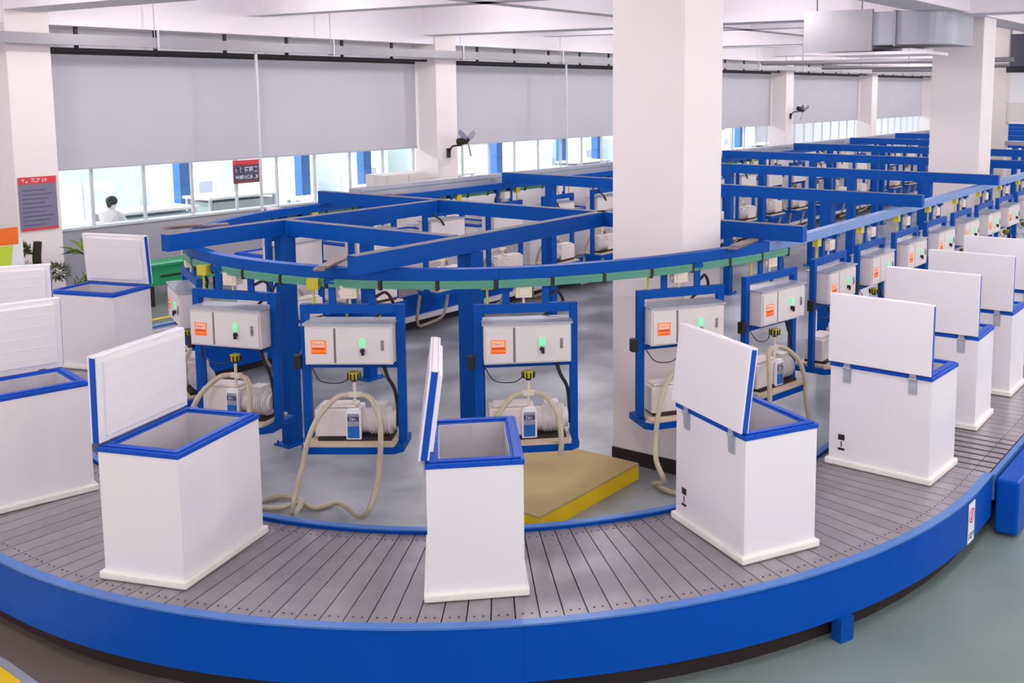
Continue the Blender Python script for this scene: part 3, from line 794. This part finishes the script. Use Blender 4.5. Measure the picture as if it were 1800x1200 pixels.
# workshop lamps
lamp1 = None
for i in range(13):
    x = 3+4.4*i
    lab = 'white lamp panel on the workshop ceiling behind the glass, %s along' % ORD[i]
    if lamp1 is None:
        t = lamp1 = thing('workshop_lamp', lab, 'lamp', (x, 24, 4.899), group='workshop lamps')
        MB().box(-0.6, 0.6, -0.6, 0.6, -0.06, 0).build('housing', WHITE, t)
        MB().box(-0.55, 0.55, -0.55, 0.55, -0.07, -0.06).build('diffuser', LAMPM, t)
    else: t = copy_tree(lamp1); t.location = (x, 24, 4.899); t['label'] = lab
    q = area('lamp_light', 0, 0, -0.1, 1.1, 1.1, BACK_LAMP_W, (0.95, 0.99, 1.0)); q.parent = t

# ================================================================== SIGNS
t = thing('notice_board', 'grey notice board with red header on the left wall column', 'sign', (8.88, 17.195, 1.5))
MB().box(-0.30, 0.30, -0.02, 0, 0, 0.86).build('panel', SLATE, t)
MB().box(-0.302, 0.302, -0.024, -0.02, 0.75, 0.862).build('header', RED, t)
MB().box(-0.302, 0.302, -0.024, -0.02, -0.002, 0.035).build('footer', RED, t)
mb = MB(); glyphs(mb, 2, -0.25, 0.775, 0.11, 0.055, -0.024, 21); glyphs(mb, 5, -0.10, 0.775, 0.26, 0.065, -0.024, 22); mb.build('lettering', LWHITE, t)
mb = MB()
for k in range(9):
    mb.box(-0.26, 0.10+0.16*((k*7) % 5)/5, -0.0215, -0.02, 0.08+0.07*k, 0.095+0.07*k)
mb.build('text_lines', NAVY, t)
t = thing('hanging_sign', 'small dark red sign with pale lettering on the partition glass', 'sign', (13.38, 17.86, 1.9))
MB().box(-0.31, 0.31, -0.015, 0, 0, 0.46).build('panel', DRED, t)
MB().box(-0.31, 0.31, -0.018, -0.015, 0.37, 0.46).build('header', RED, t)
MB().box(-0.27, 0.27, -0.018, -0.015, 0.06, 0.35).build('dark_field', NAVY, t)
mb = MB(); glyphs(mb, 5, -0.26, 0.22, 0.54, 0.10, -0.018, 31, gap=0.12); mb.build('lettering', LWHITE, t); mb = MB(); glyphs(mb, 8, -0.26, 0.09, 0.54, 0.07, -0.018, 32, gap=0.06); mb.build('small_lettering', LWHITE, t)
bp_ = at_y(14, 440, 15.6)
t = thing('poster_board', 'orange and lime poster stand at the left edge before the white column', 'poster', (bp_.x, 15.6, 0))
MB().box(-0.6, 0.20, -0.03, 0, 0.25, 1.62).build('panel', LWHITE, t)
MB().box(-0.6, 0.14, -0.034, -0.03, bp_.z+0.08, bp_.z+0.33).build('orange_band', ORG3, t)
zb = bp_.z
MB().prism([(-0.6, zb-0.5), (-0.1, zb-0.5), (0.02, zb-0.2), (0.06, zb+0.07), (-0.6, zb+0.07)], 0.03, 0.034, 0, Matrix(((1, 0, 0, 0), (0, 0, -1, 0), (0, 1, 0, 0), (0, 0, 0, 1)))).build('lime_field', LIME, t)
MB().box(-0.5, 0.1, -0.2, 0.2, 0, 0.03).box(-0.22, -0.18, 0.0, 0.03, 0.03, 1.5).build('stand', STEEL, t)

# ================================================================== WALL FANS
def fan(x, y, z, rz, tilt, label):
    t = thing('wall_fan', label, 'fan', (x, y, z), rz, group='wall fans')
    MB().prism([(-0.05, -0.12), (0.05, -0.12), (0.06, 0.10), (-0.06, 0.10)], 0, 0.04, 0, Matrix(((1, 0, 0, 0), (0, 0, -1, 0), (0, 1, 0, 0), (0, 0, 0, 1)))).build('wall_bracket', BLACK, t)
    MB().tube(spline([(0, -0.03, 0.0), (0, -0.12, 0.14), (0, -0.28, 0.17), (0, -0.38, 0.18)], 5), 0.022, 8).build('arm', BLACK, t, smooth=True)
    h = MB().cyl((0, 0.10, 0), (0, -0.16, 0), 0.085, n=14).cyl((0, -0.16, 0), (0, -0.22, 0), 0.04, 0.03, n=10).build('motor', DARK, t, smooth=True); h.location = (0, -0.38, 0.27); h.rotation_euler = (R(tilt), 0, 0)
    bm_ = None
    for k in range(3):
        if bm_ is None:
            bm_ = MB().add([(0.04, -0.185, -0.02), (0.12, -0.20, -0.07), (0.38, -0.20, -0.08), (0.40, -0.18, 0.03), (0.2, -0.165, 0.05), (0.05, -0.175, 0.02),
                            (0.04, -0.177, -0.02), (0.12, -0.192, -0.07), (0.38, -0.192, -0.08), (0.40, -0.172, 0.03), (0.2, -0.157, 0.05), (0.05, -0.167, 0.02)],
                           [(0,1,2,3,4,5), (11,10,9,8,7,6)]+[(i_, i_+6, (i_+1) % 6+6, (i_+1) % 6) for i_ in range(6)]).build('blade', SLATE, h); o = bm_
        else: o = inst('blade', bm_, h)
        o.rotation_euler = (0, R(90+120*k), 0)
    return t
fan(18.55, 17.19, 2.28, R(10), -12, 'dark wall fan on the white wall column left of the second blind')
fan(37.9, 17.19, 2.75, R(0), 20, 'dark wall fan on the distant wall column right of the near column')

# ================================================================== DUCT + RIGHT BACKGROUND
t = thing('air_duct', 'galvanised sheet metal air duct hanging under the ceiling at right', 'duct', (17.0, 6.3, 4.42))
MB().box(0, 1.6, 0.0, 1.15, 0.0, 0.62).build('duct_box', DUCT, t, bevel=0.02)
MB().box(-0.03, 0.03, -0.03, 1.18, -0.03, 0.65).build('flange', STEEL, t)
el = MB()
poly = [(0.0, 0.0)]+[(0.02+0.02*k/6, -0.75*k/6) for k in range(1, 7)]+[(0.04+0.55*(1-math.cos(R(90*k/8))), -0.75-0.5*math.sin(R(90*k/8))) for k in range(1, 9)]+[(1.5, -1.25), (1.5, 0.0)]
el.prism(poly, 0.06, 0.60); el.build('elbow', DUCT, t, bevel=0.01)
MB().box(-0.02, 1.5, -0.42, -0.38, 0.04, 0.62).build('flange', STEEL, t)
MB().box(0.05, 1.3, -0.9, 0.9, -0.09, -0.04).build('access_panel', WHITE, t)
for (x, y) in ((0.1, 0.2), (0.1, 1.0), (1.4, 0.2), (1.4, 1.0)):
    MB().cyl((x, y, 0.62), (x, y, 1.18), 0.012, n=6).build('hanger_rod', STEEL, t)
for k, (u, v, z, lab) in enumerate(((22.0, 6.2, 4.35, 'nearest long grey pipe behind the duct'), (25.0, 6.0, 4.30, 'middle long grey pipe behind the duct'), (28.0, 5.8, 4.28, 'farthest long grey pipe behind the duct'))):
    o = MB().cyl((0, 0, 0), (0, 5.5, 0), 0.05, n=8).cyl((0, 1, 0), (0, 1, 5.6-z), 0.01, n=6).cyl((0, 4.5, 0), (0, 4.5, 5.6-z), 0.01, n=6).build('ceiling_pipe', STEEL); o.location = (u, v-1, z); tag(o, lab, 'pipe')
# beige portal and screen at the right edge
t = thing('beige_portal', 'beige gantry post and cross beam right of the distant column', 'gantry', (26, 6.4, 0))
MB().box(-0.15, 0.15, -0.18, 0.18, 0, 5.59).build('post', BEIGE, t)
MB().box(-0.12, 0.12, -7, -0.18, 3.0, 3.45).build('cross_beam', BEIGE, t)
MB().box(-0.1, 0.1, -7, -0.18, 2.45, 2.55).build('lower_pipe', STEEL, t)
ds = at_x(1775, 118, 24.5)
t = thing('dark_screen', 'dark grey display panel high up at the right edge', 'display', (24.5, ds.y-0.9, ds.z))
MB().box(-0.06, 0.06, -2.6, 0.9, 0, 0.72).build('panel', SCREEN, t, bevel=0.02)
MB().box(-0.10, 0.10, -2.65, 0.95, -0.12, 0).build('lower_frame', BLACK, t)
for y in (-2.0, 0.4): MB().cyl((0, y, 0.72), (0, y, 5.59-ds.z), 0.02, n=6).build('hanger_rod', STEEL, t)

# ================================================================== PLANTS, BENCH, LINES
t = thing('potted_pine', 'potted bonsai pine with thick dark trunk behind the left freezers', 'plant', (8.42, 16.4, 0))
MB().lathe([(0.16, 0), (0.24, 0.35), (0.26, 0.42), (0.22, 0.42), (0.2, 0.36)], n=16).build('pot', POT, t, smooth=True)
MB().tube(spline([(0, 0, 0.38), (0.02, 0, 0.8), (-0.02, 0.02, 1.1), (0.0, 0, 1.42)], 5), 0.07, 10, r1=0.06).build('trunk', BARK, t, smooth=True)
def tuft(mb, c, r, n, rg, sc=(1, 1, 0.6), lw=0.035, ll=0.16):
    for k in range(n):
        d = Vector((rg.gauss(0, 1), rg.gauss(0, 1), rg.gauss(0, 1))).normalized()
        p = Vector(c)+Vector((d.x*sc[0], d.y*sc[1], d.z*sc[2]))*r*rg.uniform(0.45, 1)
        a = (d+Vector((rg.gauss(0, .5), rg.gauss(0, .5), rg.gauss(0.2, .4)))).normalized(); s_ = a.cross(Vector((0, 0, 1)) if abs(a.z) < .9 else Vector((1, 0, 0))).normalized()
        n_ = a.cross(s_)
        mb.add([p, p+a*ll*.5+s_*lw+n_*0.01, p+a*ll, p+a*ll*.5-s_*lw+n_*0.01], [(0, 1, 2, 3)])
rg = random.Random(4)
for k, (c, r) in enumerate((((-0.30, 0, 0.95), 0.24), ((-0.22, 0.1, 1.32), 0.12), ((0.22, -0.05, 0.92), 0.18), ((0.0, 0.15, 0.86), 0.2))):
    mb = MB(); tuft(mb, c, r, 260, rg, (1, 1, .7), 0.012, 0.09); mb.build('needle_cluster', LEAFD, t)
for c in ((-0.30, 0, 0.95), (-0.22, 0.1, 1.32), (0.22, -0.05, 0.92)):
    MB().tube([(0, 0, c[2]-0.12), (c[0]*.5, c[1]*.5, c[2]-0.06), c], 0.018, 6).build('branch', BARK, t)
t = thing('leafy_plant', 'leafy green potted plant with spreading leaves beside the bonsai pine', 'plant', (8.98, 16.05, 0))
MB().lathe([(0.15, 0), (0.2, 0.3), (0.22, 0.36), (0.18, 0.36), (0.17, 0.32)], n=16).build('pot', DARK, t, smooth=True)
MB().tube([(0, 0, 0.3), (0.02, 0, 0.8), (0.0, 0, 1.15)], 0.02, 6).build('stem', BARK, t)
lf = None
for k in range(16):
    if lf is None:
        lf = MB().add([(0.02, 0, 0), (0.12, 0.045, 0.03), (0.26, 0.04, 0.035), (0.40, 0, -0.02), (0.26, -0.04, 0.035), (0.12, -0.045, 0.03), (0.2, 0, 0.015)], [(0, 1, 6), (1, 2, 6), (2, 3, 6), (3, 4, 6), (4, 5, 6), (5, 0, 6)]).build('leaf', LEAF, t); o = lf
    else: o = inst('leaf', lf, t)
    o.location = (0, 0, 1.16+0.012*(k % 4)); o.rotation_euler = (rg.uniform(-.3, .3), rg.uniform(-.7, .2), 2.4*k)
mb = MB(); tuft(mb, (0.03, 0, 0.6), 0.24, 240, rg, (1, 1, 1), 0.025, 0.12); mb.build('lower_foliage', LEAF, t, kind='stuff')

t = thing('green_cabinet', 'green painted low cabinet on dark legs against the grey wall', 'cabinet', (10.75, 16.9, 0))
MB().box(-0.35, 1.1, -0.25, 0.3, 0.70, 0.74).build('cabinet_top', GREEN2, t)
MB().box(-0.30, 1.05, -0.20, 0.25, 0.36, 0.70).build('cabinet', GREEN2, t)
MB().box(-0.1, 0.5, -0.215, -0.20, 0.50, 0.53).build('handle', DARK, t)
for x in (-0.26, 1.01):
    for y in (-0.17, 0.2): MB().box(x-0.03, x+0.03, y-0.03, y+0.03, 0, 0.36).build('leg', DARK, t)
o = MB().box(-5, 45, -0.05, 0.05, 0, 0.003).build('floor_line', YELP); o.location = (10, 15.76, 0); tag(o, 'thin yellow line painted on the floor before the partition', 'floor marking')
o = MB().prism([(2.0, 6.4), (2.55, 6.4), (3.12, 6.65), (3.14, 6.97), (3.1, 8.6), (2.0, 8.6)], 0, 0.004).build('floor_marking', YELP); tag(o, 'yellow floor patch in the bottom left corner', 'floor marking')
o = MB().prism([(3.118, 6.62), (3.175, 6.55), (3.20, 6.98), (3.16, 8.6), (3.105, 8.6), (3.145, 6.97)], 0, 0.005).build('floor_marking', GALV); tag(o, 'pale grey strip edging the yellow floor patch', 'floor marking')
t = thing('beige_cabinet', 'plain beige cabinet standing left of the fan column', 'cabinet', (16.55, 17.5, 0))
MB().box(0, 1.35, -0.3, 0.36, 0.05, 1.86).build('body', BEIGE, t); MB().box(0.05, 1.3, -0.25, 0.3, 0, 0.05).build('base', DARK, t)
for x in (0.02, 0.69): MB().box(x, x+0.64, -0.315, -0.3, 0.08, 1.83).build('door', BEIGE, t)

# ================================================================== WORKSHOP BEHIND THE GLASS
def bench_(x, y, L, h, label, mt, topm=CLOTH):
    t = thing('work_table', label, 'table', (x, y, 0), group='tables in the glazed workshop')
    MB().box(-L/2, L/2, -0.5, 0.5, h-0.05, h).build('table_top', topm, t)
    for sx in (-L/2+0.08, L/2-0.08):
        for sy in (-0.42, 0.42): MB().box(sx-0.03, sx+0.03, sy-0.03, sy+0.03, 0, h-0.05).build('leg', ALF, t)
    MB().box(-L/2+0.12, L/2-0.12, -0.45, 0.45, 0.2, h-0.12).build('cabinet', mt, t)
rg = random.Random(9)
mts = [MACH, MACHB, MACHG, MACH]
nms = ['white', 'pale blue', 'pale green', 'white']
for k in range(16):
    bench_(10.6+2.35*k, 20.4+0.3*(k % 3), 1.9, 1.15+0.1*(k % 3), '%s based work table behind the partition glass, %s from the left' % (nms[k % 4], ORD[k]), mts[k % 4])
for k in range(14):
    t = thing('white_machine', 'tall %s machine cabinet in the workshop, %s from the left' % (nms[(k+1) % 4], ORD[k]), 'machine', (11+3.0*k, 25.5, 0), group='machine cabinets in the glazed workshop')
    MB().box(-0.9, 0.9, -0.5, 0.5, 0.1, 1.7+0.3*(k % 3)).build('cabinet', mts[(k+1) % 4], t, bevel=0.03)
    MB().box(-0.85, 0.85, -0.45, 0.45, 0, 0.1).build('base', STEEL, t)
    MB().box(-0.8, -0.02, -0.52, -0.5, 0.3, 1.5).build('door', MACH, t); MB().box(0.02, 0.8, -0.52, -0.5, 0.3, 1.5).build('door', MACH, t)
    MB().box(0.2, 0.6, -0.53, -0.52, 1.0, 1.3).build('display', MACHB if k % 2 else LGREY, t)
for k in range(11):
    o = MB().box(-0.14, 0.14, -0.14, 0.14, 0, 4.9).box(-0.2, 0.2, -0.2, 0.2, 0, 0.3).build('blue_post', BPOST); o.location = (15.1+2.9*k+(0.7 if k % 2 else 0), 22.6, 0)
    tag(o, 'pale blue post in the glazed workshop, %s from the left' % ORD[k], 'post', 'posts in the glazed workshop')
for k in range(12):
    t = thing('wall_window', 'bright white framed window on the rear workshop wall, %s from the left' % ORD[k], 'window', (14+3.6*k, 31.98, 1.6), group='rear workshop windows')
    MB().box(-1.2, 1.2, -0.06, 0, 0, 1.9).build('frame', ALF, t)
    for x in (-0.58, 0.58): MB().box(x-0.52, x+0.52, -0.07, -0.06, 0.08, 1.82).build('pane', MACHB if k % 3 else LGREY, t)
# person bending over a table
def person():
    t = thing('person', 'person with dark hair and pale shirt working behind the partition glass', 'person', (11.35, 19.45, 0), R(35))
    V = [(0,0,0.92), (0.02,0,1.12), (0.10,0,1.32), (0.17,0,1.42), (0.22,0,1.53), (0.24,0,1.60),
         (0.11,0.18,1.36), (0.28,0.24,1.16), (0.46,0.14,1.12), (0.54,0.10,1.12),
         (0.11,-0.18,1.36), (0.28,-0.24,1.16), (0.46,-0.14,1.12), (0.54,-0.10,1.12),
         (0,0.10,0.86), (0.03,0.11,0.48), (-0.02,0.11,0.09), (0.12,0.12,0.04),
         (0,-0.10,0.86), (0.03,-0.11,0.48), (-0.02,-0.11,0.09), (0.12,-0.12,0.04)]
    E_ = [(0,1),(1,2),(2,3),(3,4),(4,5),(2,6),(6,7),(7,8),(8,9),(2,10),(10,11),(11,12),(12,13),(0,14),(14,15),(15,16),(16,17),(0,18),(18,19),(19,20),(20,21)]
    rad = [.15,.14,.15,.055,.095,.085,.06,.048,.035,.03,.06,.048,.035,.03,.09,.062,.045,.04,.09,.062,.045,.04]
    me = bpy.data.meshes.new('body'); me.from_pydata([Vector(v) for v in V], E_, []); o = bpy.data.objects.new('body', me); COL.objects.link(o); o.parent = t
    sk = o.modifiers.new('skin', 'SKIN'); 
    for i, r_ in enumerate(rad): me.skin_vertices[0].data[i].radius = (r_, r_)
    me.skin_vertices[0].data[0].use_root = True
    o.modifiers.new('sub', 'SUBSURF').levels = 1
    o.modifiers['sub'].render_levels = 2
    me.materials.append(SHIRT)
    MB().ball((0.215, 0, 1.60), 0.115, (1.05, 0.95, 0.9), 14, 10).ball((0.10, 0, 1.55), 0.05, (1, 1, 1.6), 8, 6).build('hair', HAIR, t, smooth=True)
    MB().ball((0.285, 0, 1.55), 0.075, (0.8, 0.9, 1.05), 12, 8).ball((0.35, 0, 1.55), 0.018, (1, .7, 1), 6, 5).build('face', SKIN, t, smooth=True)
person()
